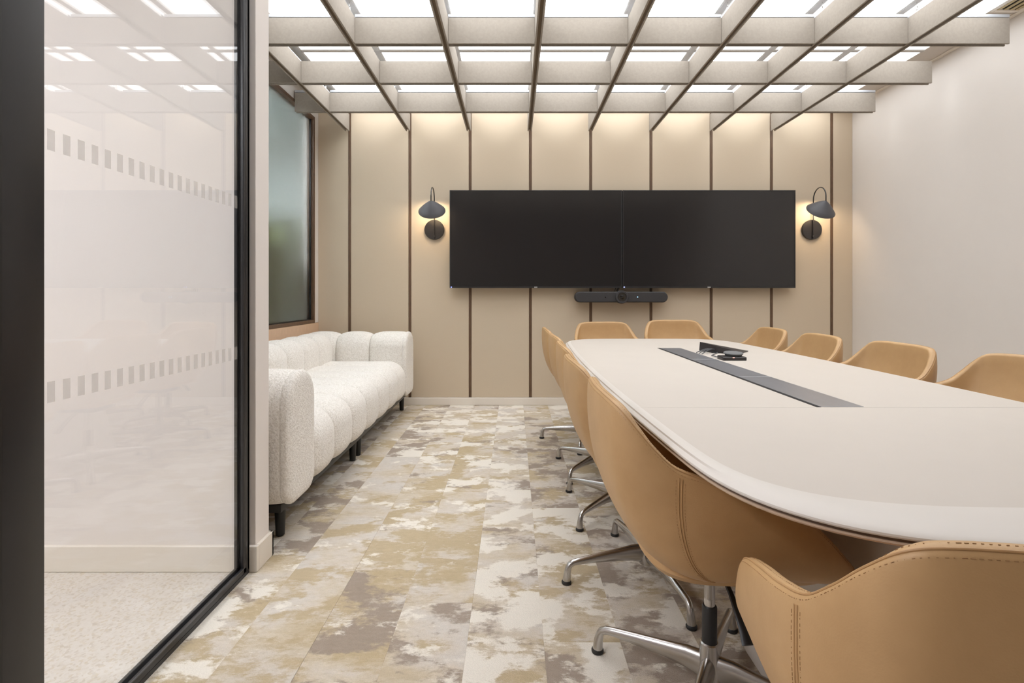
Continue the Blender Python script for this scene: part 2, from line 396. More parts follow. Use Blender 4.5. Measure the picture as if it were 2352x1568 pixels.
# air diffuser by right wall
t = thing('air_diffuser', 'slotted tan and black linear air diffuser in the ceiling by right wall', 'air vent', (3.2, 2.55, CZ))
B().box(-.10, -.07, -.8, .78, -.010, 0, bev=.002, seg=1).box(.075, .095, -.8, .78, -.010, 0, bev=.002, seg=1).box(-.07, .075, .755, .78, -.01, 0).build('frame', M['skirting'], t, smooth=0)
B().box(-.07, .075, -.8, .755, -.003, 0).build('backing', M['black_slot'], t, smooth=0)
for q in (-.055, -.012, .03, .065): B().box(q-.011, q+.011, -.8, .755, -.009, -.003, bev=.001, seg=1).build('blade', M['diff_tan'], t, smooth=0)

# ------------------------------------------------------------------ felt baffles
ZB, HB, TB = 2.675, .165, .042
cross = [3.255-.6*k for k in (-2, -1, 0, 1, 2, 3, 4, 5)]     # centre lines 4.455 ... .255
def baffle_mesh(b, L0, L1, along):
    """U section: two felt skins, dark groove between them"""
    h = TB/2
    for s0, s1 in ((-h, -h+.011), (h-.011, h)):
        if along == 'y': b.box(s0, s1, L0, L1, 0, HB, 0, bev=.0015, seg=1)
        else: b.box(L0, L1, s0, s1, 0, HB, 0, bev=.0015, seg=1)
    return b
def core(L0, L1, along):
    b = B()
    if along == 'y': b.box(-TB/2+.011, TB/2-.011, L0, L1, .012, HB-.004)
    else: b.box(L0, L1, -TB/2+.011, TB/2-.011, .012, HB-.004)
    return b
for i, x in enumerate(gx):
    y0 = .10 if x > -1.03 else 2.16
    t = thing('long_baffle', 'beige felt ceiling baffle running towards the back wall, %s from the left' % ordn[i], 'ceiling baffle', (x, 0, ZB), group='long felt baffles of the ceiling grid')
    for sgn in (-1, 1):
        s0, s1 = (-TB/2, -TB/2+.011) if sgn < 0 else (TB/2-.011, TB/2)
        B().box(s0, s1, y0, 4.965, 0, HB, bev=.0015, seg=1).build('felt_skin', M['felt'], t, smooth=0)
    core(y0, 4.955, 'y').build('groove', M['groove'], t, smooth=0)
    B().box(-.012, .012, y0, 4.955, HB-.003, HB+.014).build('top_rail', M['alu_rail'], t, smooth=0)
    for yy in ((4.39, 3.19, 1.99, .79) if i not in (2, 3, 4) else (4.39, 1.99)):
        if yy < y0: continue
        B().tube([(0, yy, HB+.01), (0, yy, CZ-ZB-.02)], .0018, 6).lathe([(.004, HB+.018), (.007, HB+.022), (.007, HB+.04), (.003, HB+.046)], 8, mtx=Matrix.Translation((0, yy, 0))).build('hanger', M['alu'], t)
cn = {0: 'nearest the back wall', 1: 'second from the back wall', 2: 'third from the back wall, nearest in view'}
for j, y in enumerate(cross):
    left = LX+.012 if y > 2.15 else -1.0
    t = thing('cross_baffle', 'beige felt baffle running across the ceiling, ' + cn.get(j, '%s from the back wall' % ordn[j]), 'ceiling baffle', (0, y, ZB), group='cross felt baffles of the ceiling grid')
    bounds = [left]+[x for x in gx if x > left+.03]+[3.15]
    for i in range(len(bounds)-1):
        a = bounds[i]+(TB/2+.0008 if i else 0); c_ = bounds[i+1]-(TB/2+.0008 if i < len(bounds)-2 else 0)
        if c_-a < .02: continue
        g = B(); baffle_mesh(g, a, c_, 'x')
        sg = g.build('baffle_segment', M['felt'], t, smooth=0)
        core(a+(.006 if i == 0 else 0), c_-(.03 if i == len(bounds)-2 else 0), 'x').build('groove', M['groove'], sg, smooth=0)
        if j % 2 == 0: B().box(a, c_, -TB/2-.001, TB/2+.001, HB+.0025, HB+.022, bev=.002, seg=1).build('top_rail', M['alu_rail'], sg, smooth=0)

# ------------------------------------------------------------------ glass wall on the left
GX = -1.048
t = thing('glass_partition', 'clear glass partition in a dark metal frame with two rows of frosted squares', 'glass partition', (GX, 1.55, 0))
y0, y1 = 1.10, 1.985
B().box(-.005, .005, y0-1.55, y1-.012-1.55, .02, 2.70).build('pane', M['glass'], t, smooth=0)
f = B()
f.box(-.020, .018, y0-1.55, y1-1.55, 0, .014).box(.006, .018, y0-1.55, y1-.02-1.55, .014, .036, bev=.003).box(-.020, -.008, y0-1.55, y1-.02-1.55, .014, .036, bev=.003)
f.build('floor_channel', M['black_frame'], t)
f = B().box(.006, .018, y1-.042-1.55, y1-1.55, .014, 2.72, bev=.003).box(-.020, -.008, y1-.042-1.55, y1-1.55, .014, 2.72, bev=.003).box(-.02, .018, y1-.012-1.55, y1-1.55, .014, 2.72)
f.build('wall_channel', M['black_frame'], t)
B().box(.0075, .0188, y1-.030-1.55, y1-.026-1.55, .04, 2.70).box(-.008, .006, y1-.026-1.55, y1-.02-1.55, .03, 2.70).build('bright_bead', M['gunmetal'], t, smooth=0)
B().box(.014, .0186, y0-1.55, y1-.03-1.55, .0335, .0368).build('bright_bead', M['gunmetal'], t, smooth=0)
B().box(-.02, .018, y0-1.55, y1-1.55, 2.68, 2.93).build('head_channel', M['black_frame'], t, smooth=0)
n = 0
for z0, z1 in ((1.405, 1.452), (.838, .885)):
    yy = 1.902
    while yy > 1.12:
        B().box(.0051, .0054, yy-1.55, yy+.0195-1.55, z0, z1).build('frosted_square', M['vinyl'], t, smooth=0); yy -= .0402
t = thing('door_post', 'wide black metal door post at the left edge of the picture', 'post', (GX, 1.075, 0))
B().box(-.03, .018, -.052, .045, 0, CZ, bev=.004, seg=2).build('stile', M['black_frame'], t)
B().box(-.03, .022, -.062, -.0525, 0, CZ, bev=.001, seg=1).build('gasket', M['black_plastic'], t, smooth=0)

# ------------------------------------------------------------------ frosted window and what is behind it
win = struct(B().box(LX-.07, LX+.006, WY1-.028, WY1, WZ0, WZ1, bev=.002, seg=1).box(LX-.07, LX+.006, WY0, WY0+.028, WZ0, WZ1, bev=.002, seg=1)
   .box(LX-.07, LX+.006, WY0+.028, WY1-.028, WZ0, WZ0+.028, bev=.002, seg=1).box(LX-.07, LX+.006, WY0+.028, WY1-.028, WZ1-.028, WZ1, bev=.002, seg=1).build('window_1', M['walnut'], smooth=0), 'frosted window in a walnut frame')
B().box(LX-.045, LX-.037, WY0+.02, WY1-.02, WZ0+.02, WZ1-.02).build('pane', M['frosted'], win, smooth=0)
B().box(LX-.036, LX-.02, WY1-.038, WY1-.028, WZ0+.03, WZ1-.03).box(LX-.036, LX-.02, WY0+.04, WY1-.03, WZ0+.028, WZ0+.038).build('glazing_bead', M['black_plastic'], win, smooth=0)
struct(B().box(-4.3, -4.2, 2.108, 6.5, 0, 3.1).build('wall_neighbour', M['room_wall'], smooth=0), 'pale wall beyond the frosted window')
struct(B().box(-4.2, LX-.12, 6.4, 6.5, 0, 3.1).box(LX-.13, LX-.12, BY+.02, 6.4, 0, 3.1).build('wall_neighbour_back', M['room_wall'], smooth=0), 'pale end wall beyond the frosted window')
struct(B().box(-4.2, LX-.12, 2.108, 6.4, -.1, 0).build('floor_neighbour', M['room_floor'], smooth=0), 'floor beyond the frosted window')
struct(B().box(-4.2, LX-.12, 2.108, 6.4, 3.0, 3.1).build('ceiling_neighbour', M['room_wall'], smooth=0), 'ceiling beyond the frosted window')
t = thing('ceiling_light', 'ceiling light glowing beyond the frosted window', 'ceiling light', (-2.9, 4.3, 2.95))
B().box(-.2, .2, -.3, .3, 0, .02).build('diffuser', M['window_light'], t, smooth=0)
B().box(-.22, .22, -.32, -.3, -.005, .04).box(-.22, .22, .3, .32, -.005, .04).box(-.22, -.2, -.3, .3, -.005, .04).box(.2, .22, -.3, .3, -.005, .04).build('frame', M['lightrim'], t, smooth=0)
def palm(x, y, h, n, spread, label, rnd, m):
    r = random.Random(rnd)
    t = thing('potted_palm', label, 'plant', (x, y, 0), group='palms beyond the frosted window')
    B().lathe([(.14, 0), (.17, .02), (.2, .5), (.205, .52), (.185, .52), (.18, .46), (.0, .46)], 24).build('pot', M['pot'], t)
    for q in range(n):
        a = 2*pi*q/n+r.uniform(-.3, .3); hh = h*r.uniform(.55, 1.0); sp = spread*r.uniform(.5, 1)
        sg = 9; b = B()
        pts = [Vector((cos(a)*sp*(u**1.6), sin(a)*sp*(u**1.6), .46+(hh-.46)*(u*1.25-.25*u**4))) for u in [i/sg for i in range(sg+1)]]
        side = Vector((-sin(a), cos(a), 0)); vs = []; fs = []
        for i, p in enumerate(pts):
            u = i/sg; wd = .012+.075*sin(pi*min(1, max(0, (u-.15)/.85)))**.8
            for s_ in (-1, 0, 1): vs.append(p+side*wd*s_+Vector((0, 0, -.4*wd*abs(s_))))
        for i in range(sg):
            for s_ in (0, 1): fs.append((i*3+s_, i*3+s_+1, i*3+s_+4, i*3+s_+3))
        b.add(vs, fs).build('leaf', M[m], t, smooth=60)
palm(-2.26, 4.12, 2.0, 50, .26, 'olive green palm behind the frosted window, next to the partition', 3, 'leaf')
palm(-2.30, 4.62, 1.75, 60, .22, 'olive green palm pressed close behind the right of the frosted window', 5, 'leaf')
palm(-2.36, 5.15, 1.95, 70, .27, 'leafy palm standing back beyond the frosted window', 9, 'leaf')
palm(-2.62, 5.75, 2.05, 80, .36, 'big dark palm at the end wall beyond the frosted window', 11, 'leaf_dark')

# ------------------------------------------------------------------ sofa
t = thing('sofa', 'cream boucle sofa with padded vertical channels on a black base below the window', 'sofa', (-1.43, 3.5, 0))
def rel(fn): return lambda u, v, w_: tuple(Vector(fn(u, v, w_))-Vector((-1.43, 3.5, 0)))
SF, SB = -.965, -1.895
ch = [2.45+.2952*k for k in range(8)]
seat_o = rrect(-1.66, -.942, .166, .505, .04, .15, .09, .03)
back_o = rrect(SB, -1.585, .172, .745, .12, .13, .03, .05)
for k in range(7):
    pillow(B(), seat_o, ch[k], ch[k+1], .042, rel(lambda u, v, w_: (u, w_, v))).build('seat_channel', M['boucle'], t)
    pillow(B(), back_o, ch[k], ch[k+1], .05, rel(lambda u, v, w_: (u, w_, v))).build('back_channel', M['boucle'], t)
for y0, y1 in ((2.15, 2.452), (4.514, 4.85)):
    arm_o = rrect(y0, y1, .168, .745, .145, .145, .08, .08)
    for x0, x1 in ((SB, -1.59), (-1.59, -1.29), (-1.29, -.992)):
        pillow(B(), arm_o, x0, x1, .045, rel(lambda u, v, w_: (w_, u, v)), ends=(1, 1 if x1 < -1 else .18)).build('arm_channel', M['boucle'], t)
    pillow(B(), inset2(arm_o, .003), -.992, -.948, .055, rel(lambda u, v, w_: (w_, u, v)), ends=(.12, 1)).build('arm_front', M['boucle'], t)
B().box(-.43, .425, -1.30, 1.30,   .136, .172, bev=.006).build('plinth', M['black_wood'], t)
for y in (2.29, 3.32, 3.43, 4.77):
    for x in (-1.05, -1.80):
        B().lathe([(.014, 0), (.019, .004), (.0235, .115), (.025, .13)], 20).build('leg', M['black_wood'], t, loc=(x+1.43, y-3.5, 0))

# ------------------------------------------------------------------ table
TC = Vector((.989, 2.36)); HX, HY = .655, 1.66
def table_outline():
    pts = []; rx, ry, ex = .33, .36, 2/2.6
    def sx(y): return HX-.036*(y/1.3)**2          # slightly bowed sides
    for q in range(4):
        for i in range(60):
            a = pi/2*(i/60)
            c_, s_ = cos(a)**ex, sin(a)**ex
            if q % 2: c_, s_ = sin(a)**ex, cos(a)**ex
            y = HY-ry+ry*s_; x = sx(HY-ry)-rx+rx*c_
            X, Y = [(1, 1), (-1, 1), (-1, -1), (1, -1)][q]
            pts.append((X*x, Y*(y-.010*(x/.3)**2)))
        if q in (0, 2):
            for i in range(1, 12): pass
    # long sides: fill in the bow between the corners
    out = []
    for q in range(4):
        seg = pts[q*60:(q+1)*60]; out += seg
        if q == 1: out += [(-sx(y), y) for y in [HY-ry-(2*(HY-ry))*i/40 for i in range(1, 40)]]
        if q == 3: out += [(sx(y), y) for y in [-(HY-ry)+(2*(HY-ry))*i/40 for i in range(1, 40)]]
    return out
_tp = table_outline(); _L = [0]
for i in range(len(_tp)): _L.append(_L[-1]+(Vector(_tp[(i+1) % len(_tp)])-Vector(_tp[i])).length)
TOUT = []; j = 0
for q in range(260):
    s_ = _L[-1]*q/260
    while _L[j+1] < s_: j += 1
    TOUT.append(tuple(Vector(_tp[j]).lerp(Vector(_tp[(j+1) % len(_tp)]), (s_-_L[j])/(_L[j+1]-_L[j]+1e-12))))
for _ in range(14):
    TOUT = [((TOUT[i-1][0]+2*TOUT[i][0]+TOUT[(i+1) % 260][0])/4, (TOUT[i-1][1]+2*TOUT[i][1]+TOUT[(i+1) % 260][1])/4) for i in range(260)]
def supring(inset, z):
    n = len(TOUT); out = []
    for i in range(n):
        t_ = (Vector(TOUT[(i+1) % n])-Vector(TOUT[i-1])).normalized(); nx, ny = -t_.y, t_.x
        w_ = inset*(.55+1.1*abs(ny)**1.5) if inset > .012 else inset     # the rim is wider at the ends
        out.append((TOUT[i][0]+nx*w_, TOUT[i][1]+ny*w_, z))
    return out
ZT = .742
t = thing('conference_table', 'long cream conference table with rounded corners and a metal cable trough', 'table', (TC.x, TC.y, 0))
rr = [supring(i_, z) for i_, z in ((.06, .7205), (.02, .7205), (.005, .7205), (.001, .722), (0, .7245), (.001, .7275), (.004, .7295), (.012, .7330), (.024, .7372), (.036, .7400), (.048, .7414), (.06, ZT))]
bmt = B().rings(rr)
YS = 1.53-TC.y
for side, nm in ((1, 'table_top'), (-1, 'table_top')):
    me = bpy.data.meshes.new('tmp'); me.from_pydata(bmt.v, [], bmt.f); bm = bmesh.new(); bm.from_mesh(me)
    res = bmesh.ops.bisect_plane(bm, geom=bm.verts[:]+bm.edges[:]+bm.faces[:], plane_co=(0, YS+side*.0002, 0), plane_no=(0, side, 0), clear_inner=True)
    bmesh.ops.holes_fill(bm, edges=[e for e in bm.edges if e.is_boundary])
    bq = B().bm(bm)
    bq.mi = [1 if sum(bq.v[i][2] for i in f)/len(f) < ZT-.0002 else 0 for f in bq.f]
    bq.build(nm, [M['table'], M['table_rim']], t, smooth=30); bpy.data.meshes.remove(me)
B().rings([supring(.06, .7155), supring(.008, .7158), supring(.008, .7202), supring(.06, .7204)]).build('shadow_gap', M['table_dark'], t, smooth=30)
B().rings([supring(.09, .696), supring(.012, .7090), supring(.004, .7105), supring(.002, .7135), supring(.005, .7155), supring(.06, .7155)]).build('lower_edge', M['table_edge'], t, smooth=30)
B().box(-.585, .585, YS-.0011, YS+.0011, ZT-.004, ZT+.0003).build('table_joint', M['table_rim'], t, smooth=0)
yj = [1.533, 2.094, 2.67, 3.234]
for k in range(3):
    B().box(.926-TC.x, 1.056-TC.x, yj[k]+.0035-TC.y, yj[k+1]-.0035-TC.y, ZT, ZT+.0016, bev=.0006, seg=1).build('trough_plate', M['trough'], t, smooth=0)
    if k: B().box(.926-TC.x, 1.056-TC.x, yj[k]-.003-TC.y, yj[k]+.003-TC.y, ZT, ZT+.0019).build('trough_joint', M['trough_line'], t, smooth=0)
B().box(.912-TC.x, .9255-TC.x, yj[0]-TC.y, yj[3]-TC.y, ZT, ZT+.0012).build('brush_slot', M['black_slot'], t, smooth=0)
for yc in (1.30, 3.30):
    rg = []
    for u in range(9):
        z = .69*u/8; sc = 1-.42*(u/8)**.8
        rg.append([((x)*sc, (y)*(1-.25*(u/8)**.8), z) for x, y in rrect(-.285, .285, -.36, .36, .12, .12, .12, .12, 6)])
    rg.append([(x*1.01, y*1.01, .69) for x, y, z in rg[-1]])
    B().rings(rg).build('pedestal', M['pedestal'], t, loc=(0, yc-TC.y, 0))

# ------------------------------------------------------------------ chairs
RIM = [(0, -.312, .826), (.10, -.309, .826), (.185, -.299, .820), (.224, -.283, .806), (.250, -.256, .774), (.268, -.222, .735), (.282, -.178, .698),
       (.292, -.11, .676), (.294, -.02, .652), (.289, .07, .617), (.279, .14, .558), (.266, .20, .495), (.250, .238, .452)]
BOT = [(0, -.10, .408), (.04, -.10, .408), (.09, -.097, .409), (.13, -.092, .412), (.165, -.085, .417), (.195, -.075, .423), (.215, -.06, .43),
       (.222, -.03, .434), (.223, .03, .436), (.222, .09, .436), (.221, .15, .434), (.219, .20, .431), (.215, .234, .428)]
def catmull(P, u):
    n = len(P)-1; x = u*n; i = min(int(x), n-1); f = x-i
    g = lambda k: Vector(P[min(max(k, 0), n)]) if k >= 0 else Vector((-P[1][0], P[1][1], P[1][2]))
    p0, p1, p2, p3 = g(i-1), g(i), g(i+1), g(i+2)
    return .5*((2*p1)+(p2-p0)*f+(2*p0-5*p1+4*p2-p3)*f*f+(3*p1-p0-3*p2+p3)*f**3)
NU, NV, TH = 72, 22, .030
def outer(u, v):
    """u in [-1,1] round the shell, v 0 rim .. 1 bottom"""
    s_ = 1 if u >= 0 else -1; a = abs(u)
    R, Bt = catmull(RIM, a), catmull(BOT, a)
    H = R.z-Bt.z
    out = Vector((R.x-Bt.x, R.y-Bt.y, 0)); 
    if out.length > 1e-6: out.normalize()
    k_ = min(1, H/.25)
    c1 = R+out*.016*k_+Vector((0, 0, -.50*H)); c2 = Vector((Bt.x+(R.x-Bt.x)*.70, Bt.y+(R.y-Bt.y)*.74, Bt.z+.02*k_))
    p = R*(1-v)**3+c1*3*v*(1-v)**2+c2*3*v*v*(1-v)+Bt*v**3
    return Vector((p.x*s_, p.y, p.z))
def shell_norm(u, v):
    e = 1e-3
    a = outer(min(u+e, 1), v)-outer(max(u-e, -1), v); b_ = outer(u, min(v+e, 1))-outer(u, max(v-e, 0))
    n_ = a.cross(b_)
    p = outer(u, v)
    if n_.length < 1e-9: return Vector((0, -1, 0))
    n_.normalize()
    if n_.dot(p-Vector((0, .05, .6))) < 0: n_ = -n_
    return n_
us = [-1+2*i/(2*NU) for i in range(2*NU+1)]
shell = B(); prof = []
for u in us:
    col = []
    for j in range(NV, -1, -1): col.append(outer(u, (j/NV)))
    p0 = outer(u, 0); nn = shell_norm(u, .02); nn.z = 0; nn.normalize()
    th = TH*(1 if abs(u) < .85 else 1-.5*(abs(u)-.85)/.15)
    for q in range(1, 6):
        an = pi*q/6; col.append(p0-nn*(th/2)*(1-cos(an))+Vector((0, 0, .012*sin(an))))
    for j in range(0, 15):
        v = j/NV; nz = shell_norm(u, max(v, .02)); 
        if j < 3: nz = (nz*(j/3)+nn*(1-j/3)).normalized()
        col.append(outer(u, v)-nz*(th+(.075 if abs(u) < .5 else .075-.13*min(.5, abs(u)-.5))*v))
    prof.append(col)
m_ = len(prof[0]); vs = [p for c_ in prof for p in c_]; fs = []
for i in range(len(us)-1):
    for j in range(m_-1): fs.append((i*m_+j, (i+1)*m_+j, (i+1)*m_+j+1, i*m_+j+1))
for i in (0, len(us)-1): fs.append(tuple(i*m_+j for j in range(m_)))
# close the underside
ci = len(vs); vs.append(Vector((0, .07, .404)))
for i in range(len(us)-1): fs.append((i*m_, ci, (i+1)*m_))
fs.append((0, (len(us)-1)*m_, ci))
shell.add(vs, fs)
seam = B()
def drop(u, d):
    a = abs(u); return d/max(.03, catmull(RIM, a).z-catmull(BOT, a).z)/1.5
def roll(u, deg, out=0):
    p0 = outer(u, 0); nn = shell_norm(u, .02); nn.z = 0; nn.normalize(); an = radians(deg)
    return p0-nn*(TH/2)*(1-cos(an))+Vector((0, 0, .012*sin(an)))+(nn*cos(an)+Vector((0, 0, sin(an))))*out
seam.tube([roll(u, 52, .0002) for u in us if abs(u) < .97], 0.0017, 8)
SU = 6.15/12
for s_ in (-1, 1):
    for du in (-.0042, .0042):
        seam.tube([outer(s_*SU+du, v)+shell_norm(s_*SU+du, v)*.0001 for v in [.01+.9*i/24 for i in range(25)]], .0013, 6)
st = B()
def dashes(path, step=.0068, ln=.0046, r=.00042):
    L = 0; acc = 0
    for i in range(len(path)-1):
        a, b_ = path[i], path[i+1]; d = (b_-a).length
        while acc < d:
            p = a.lerp(b_, acc/d); q = a.lerp(b_, min(1, (acc+ln)/d)); st.tube([p, q], r, 4); acc += step
        acc -= d
uu = [-.96+1.92*i/300 for i in range(301)]
dashes([roll(u, 14, .0001) for u in uu])
dashes([roll(u, 84, .0001) for u in uu])
for s_ in (-1, 1):
    for du in (-.0125, .0125): dashes([outer(s_*SU+du, v)+shell_norm(s_*SU+du, v)*.0002 for v in [.03+.87*i/40 for i in range(41)]])
# seat cushion
sc_o = []
for i in range(64):
    a = 2*pi*i/64; sc_o.append((math.copysign(abs(cos(a))**.55, cos(a))*.218, .035+math.copysign(abs(sin(a))**.55, sin(a))*(.225 if sin(a) > 0 else .235)))
cush = B().rings([[(x, y, z) for x, y in inset2(sc_o, d)] for d, z in ((.05, .412), (.012, .416), (0, .43), (.001, .45), (.012, .466), (.035, .475), (.09, .479), (.16, .480))])
# base parts
hub = B().lathe([(.010, .045), (.030, .047), (.031, .075), (.026, .112), (.0245, .150), (.021, .153)], 28)
sleeve = B().lathe([(.0195, .150), (.0195, .245), (.017, .249)], 24)
piston = B().lathe([(.0142, .245), (.0142, .268), (.0138, .269), (.0142, .270), (.0142, .372)], 24)
mech = B().box(-.085, .085, -.10, .14, .368, .409, bev=.012)
leg = B()
lp = [(.012, 0, .085), (.06, 0, .090), (.12, 0, .088), (.20, 0, .084), (.27, 0, .079), (.295, 0, .076), (.309, 0, .069), (.316, 0, .058), (.320, 0, .040), (.323, 0, .012)]
lr = [(.020, .036), (.017, .030), (.0145, .023), (.0125, .017), (.0115, .0125), (.0113, .0115), (.0113, .0113), (.0116, .0116), (.0130, .0130), (.0152, .0152)]
leg.tube(lp, lr, 16)
glide = B().lathe([(.017, 0), (.0185, .003), (.0185, .008), (.015, .013)], 20)
lever = B().tube([(.05, .0, .390), (.12, .006, .35), (.175, .010, .302), (.20, .012, .278)], [(.006, .005), (.007, .005), (.010, .005), (.015, .005)], 8)
def make_chair():
    t = thing('conference_chair', 'x', 'chair')
    shell.build('shell', M['leather'], t, smooth=50)
    sh_ = t.children[0]
    seam.build('seam', M['leather_seam'], sh_)
    o = st.build('stitching', M['thread'], sh_, smooth=0); o['kind'] = 'stuff'
    cush.build('seat_cushion', M['leather'], t)
    piston.build('gas_lift', M['alu'], t); sleeve.build('lift_sleeve', M['black_plastic'], t); hub.build('hub', M['alu'], t)
    mech.build('tilt_mechanism', M['black_plastic'], t); lever.build('lever', M['black_plastic'], t)
    for k in range(4):
        l_ = leg.build('leg', M['alu'], t) if k == 0 else None
        if k: 
            l_ = bpy.data.objects.new('leg', first.data); COL.objects.link(l_); l_.parent = t
            g_ = bpy.data.objects.new('glide', g0.data); COL.objects.link(g_)
        else:
            first = l_; g_ = glide.build('glide', M['black_plastic'], None); g0 = g_
        g_.parent = l_; g_.location = (.3235, 0, 0)
        l_.rotation_euler = (0, 0, k*pi/2)
    return t
proto = make_chair(); used = [False]
GRP = 'tan leather conference chairs round the table'
def chair(x, y, face, base, label, lift=0):
    """face: world heading in degrees of the chair's front; base: world angle of one leg"""
    c = proto if not used[0] else copy_tree(proto); used[0] = True
    c.location = (x, y, 0); rz = radians(face-90); c.rotation_euler = (0, 0, rz)
    c['label'] = label; c['group'] = GRP
    i = 0
    for ch_ in c.children:
        n_ = ch_.name.split('.')[0]
        if n_ == 'leg': ch_.rotation_euler = (0, 0, radians(base)-rz+i*pi/2); i += 1
        elif n_ in ('shell', 'seat_cushion', 'tilt_mechanism', 'lever', 'gas_lift'): ch_.location = (0, 0, lift)
    return c
chair(.525, 1.366, 0, 147, 'tan leather swivel chair, nearest of the row along the left table side')
chair(.515, 1.970, 1, 191, 'tan leather swivel chair, second from the camera along the left table side')
chair(.531, 2.565, 0, 135, 'tan leather swivel chair, middle of the five along the left table side')
chair(.535, 3.150, 2, 138, 'tan leather swivel chair, fourth from the camera along the left table side')
chair(.525, 3.760, 1, 166, 'tan leather swivel chair, last of the left row, next to back wall')
chair(.665, .760, 80, 20, 'tan leather chair with its back to the camera, nearest in the picture')
chair(.83, 4.31, -84, 30, 'tan leather chair at the far table end, on the left below the screens')
chair(1.43, 4.30, -90, 50, 'tan leather chair at the far table end, on the right below the screens', .018)
chair(1.62, 3.760, 177, 20, 'tan leather chair on the right table side, farthest and smallest in view')
chair(1.61, 3.150, 176, 60, 'tan leather chair on the right table side, second from the far end')
chair(1.665, 2.570, 179, 35, 'tan leather chair on the right table side, second from the right picture edge')
chair(1.76, 1.960, 184, 10, 'tan leather chair cut off by the right picture edge')

# ------------------------------------------------------------------ televisions and conference bar
TY = 4.90
for i, (x0, x1) in enumerate(((-.6165, 1.0405), (1.0465, 2.7105))):
    z0, z1 = 1.146, 2.086
    t = thing('television', ('left' if i == 0 else 'right')+' black wall mounted television, switched off', 'television', ((x0+x1)/2, TY, (z0+z1)/2), group='pair of wall televisions')
    hx, hz = (x1-x0)/2, (z1-z0)/2
    B().box(-hx, hx, .004, .05, -hz, hz, bev=.003, seg=1).build('housing', M['tv_body'], t, smooth=0)
    b = B().box(-hx, hx, -.001, .004, hz-.008, hz).box(-hx, hx, -.001, .004, -hz, -hz+.016).box(-hx, -hx+.008, -.001, .004, -hz+.016, hz-.008).box(hx-.008, hx, -.001, .004, -hz+.016, hz-.008)
    b.build('bezel', M['tv_body'], t, smooth=0)
    B().box(-hx+.008, hx-.008, .001, .004, -hz+.016, hz-.008).build('screen', M['screen'], t, smooth=0)
    B().box(-.015, .015, -.0025, -.001, -hz+.003, -hz+.012, bev=.0005, seg=1).build('badge', M['badge'], t, smooth=0)
    B().box(-hx+.010, -hx+.022, -.002, -.001, -hz+.003, -hz+.013).build('standby_light', M['blue_led'], t, smooth=0)
    B().box(-.35, .35, .05, .0995, -.2, .2, bev=.004, seg=1).build('wall_mount', M['black_plastic'], t, smooth=0)
t = thing('conference_bar', 'long dark conference camera bar with a round central lens below the screens', 'camera', (1.03, 4.86, 1.059))
b = B(); o_ = rrect(-.444, .444, -.051, .051, .0505, .0505, .0505, .0505, 10)
b.rings([[(x, y, z) for x, z in inset2(o_, d)] for y, d in ((.11, .006), (.09, 0), (.012, 0), (.004, .003), (0, .008))]).build('bar_body', M['bar_fabric'], t, smooth=25)
ry = Matrix.Rotation(pi/2, 4, 'X')
B().lathe([(.055, -.09), (.062, -.05), (.062, .016), (.058, .022), (.043, .022), (.040, .014), (0, .014)], 40, mtx=ry).build('camera_housing', M['bar_fabric'], t)
B().lathe([(.038, .0145), (.038, .019), (.032, .019), (.031, .016), (.028, .016), (.028, .019), (.022, .020), (.021, .0145)], 36, mtx=ry).build('lens_ring', M['lens_ring'], t)
B().lathe([(.021, .0142), (.021, .017), (.012, .020), (0, .0215)], 28, mtx=ry).build('lens', M['lens'], t)
B().box(.147, .156, -.0012, .001, -.004, .005, bev=.001, seg=1).build('status_light', M['cyan_led'], t, smooth=0)
B().lathe([(.006, -.0005), (.006, .0012), (0, .0014)], 16, mtx=Matrix.Translation((-.155, 0, -.002)) @ ry).build('sensor', M['lens'], t)
B().box(-.05, .05, .11, .1395, -.02, .03, bev=.003, seg=1).build('wall_bracket', M['black_plastic'], t, smooth=0)
B().tube([(-.05, .075, .04), (-.048, .08, .07), (-.038, .085, .10)], .004, 8).tube([(-.02, .075, .04), (-.03, .08, .065), (-.01, .085, .10)], .004, 8).tube([(-.035, .075, .04), (-.02, .07, .066), (0, .085, .10)], .003, 8).build('cable', M['black_plastic'], t)

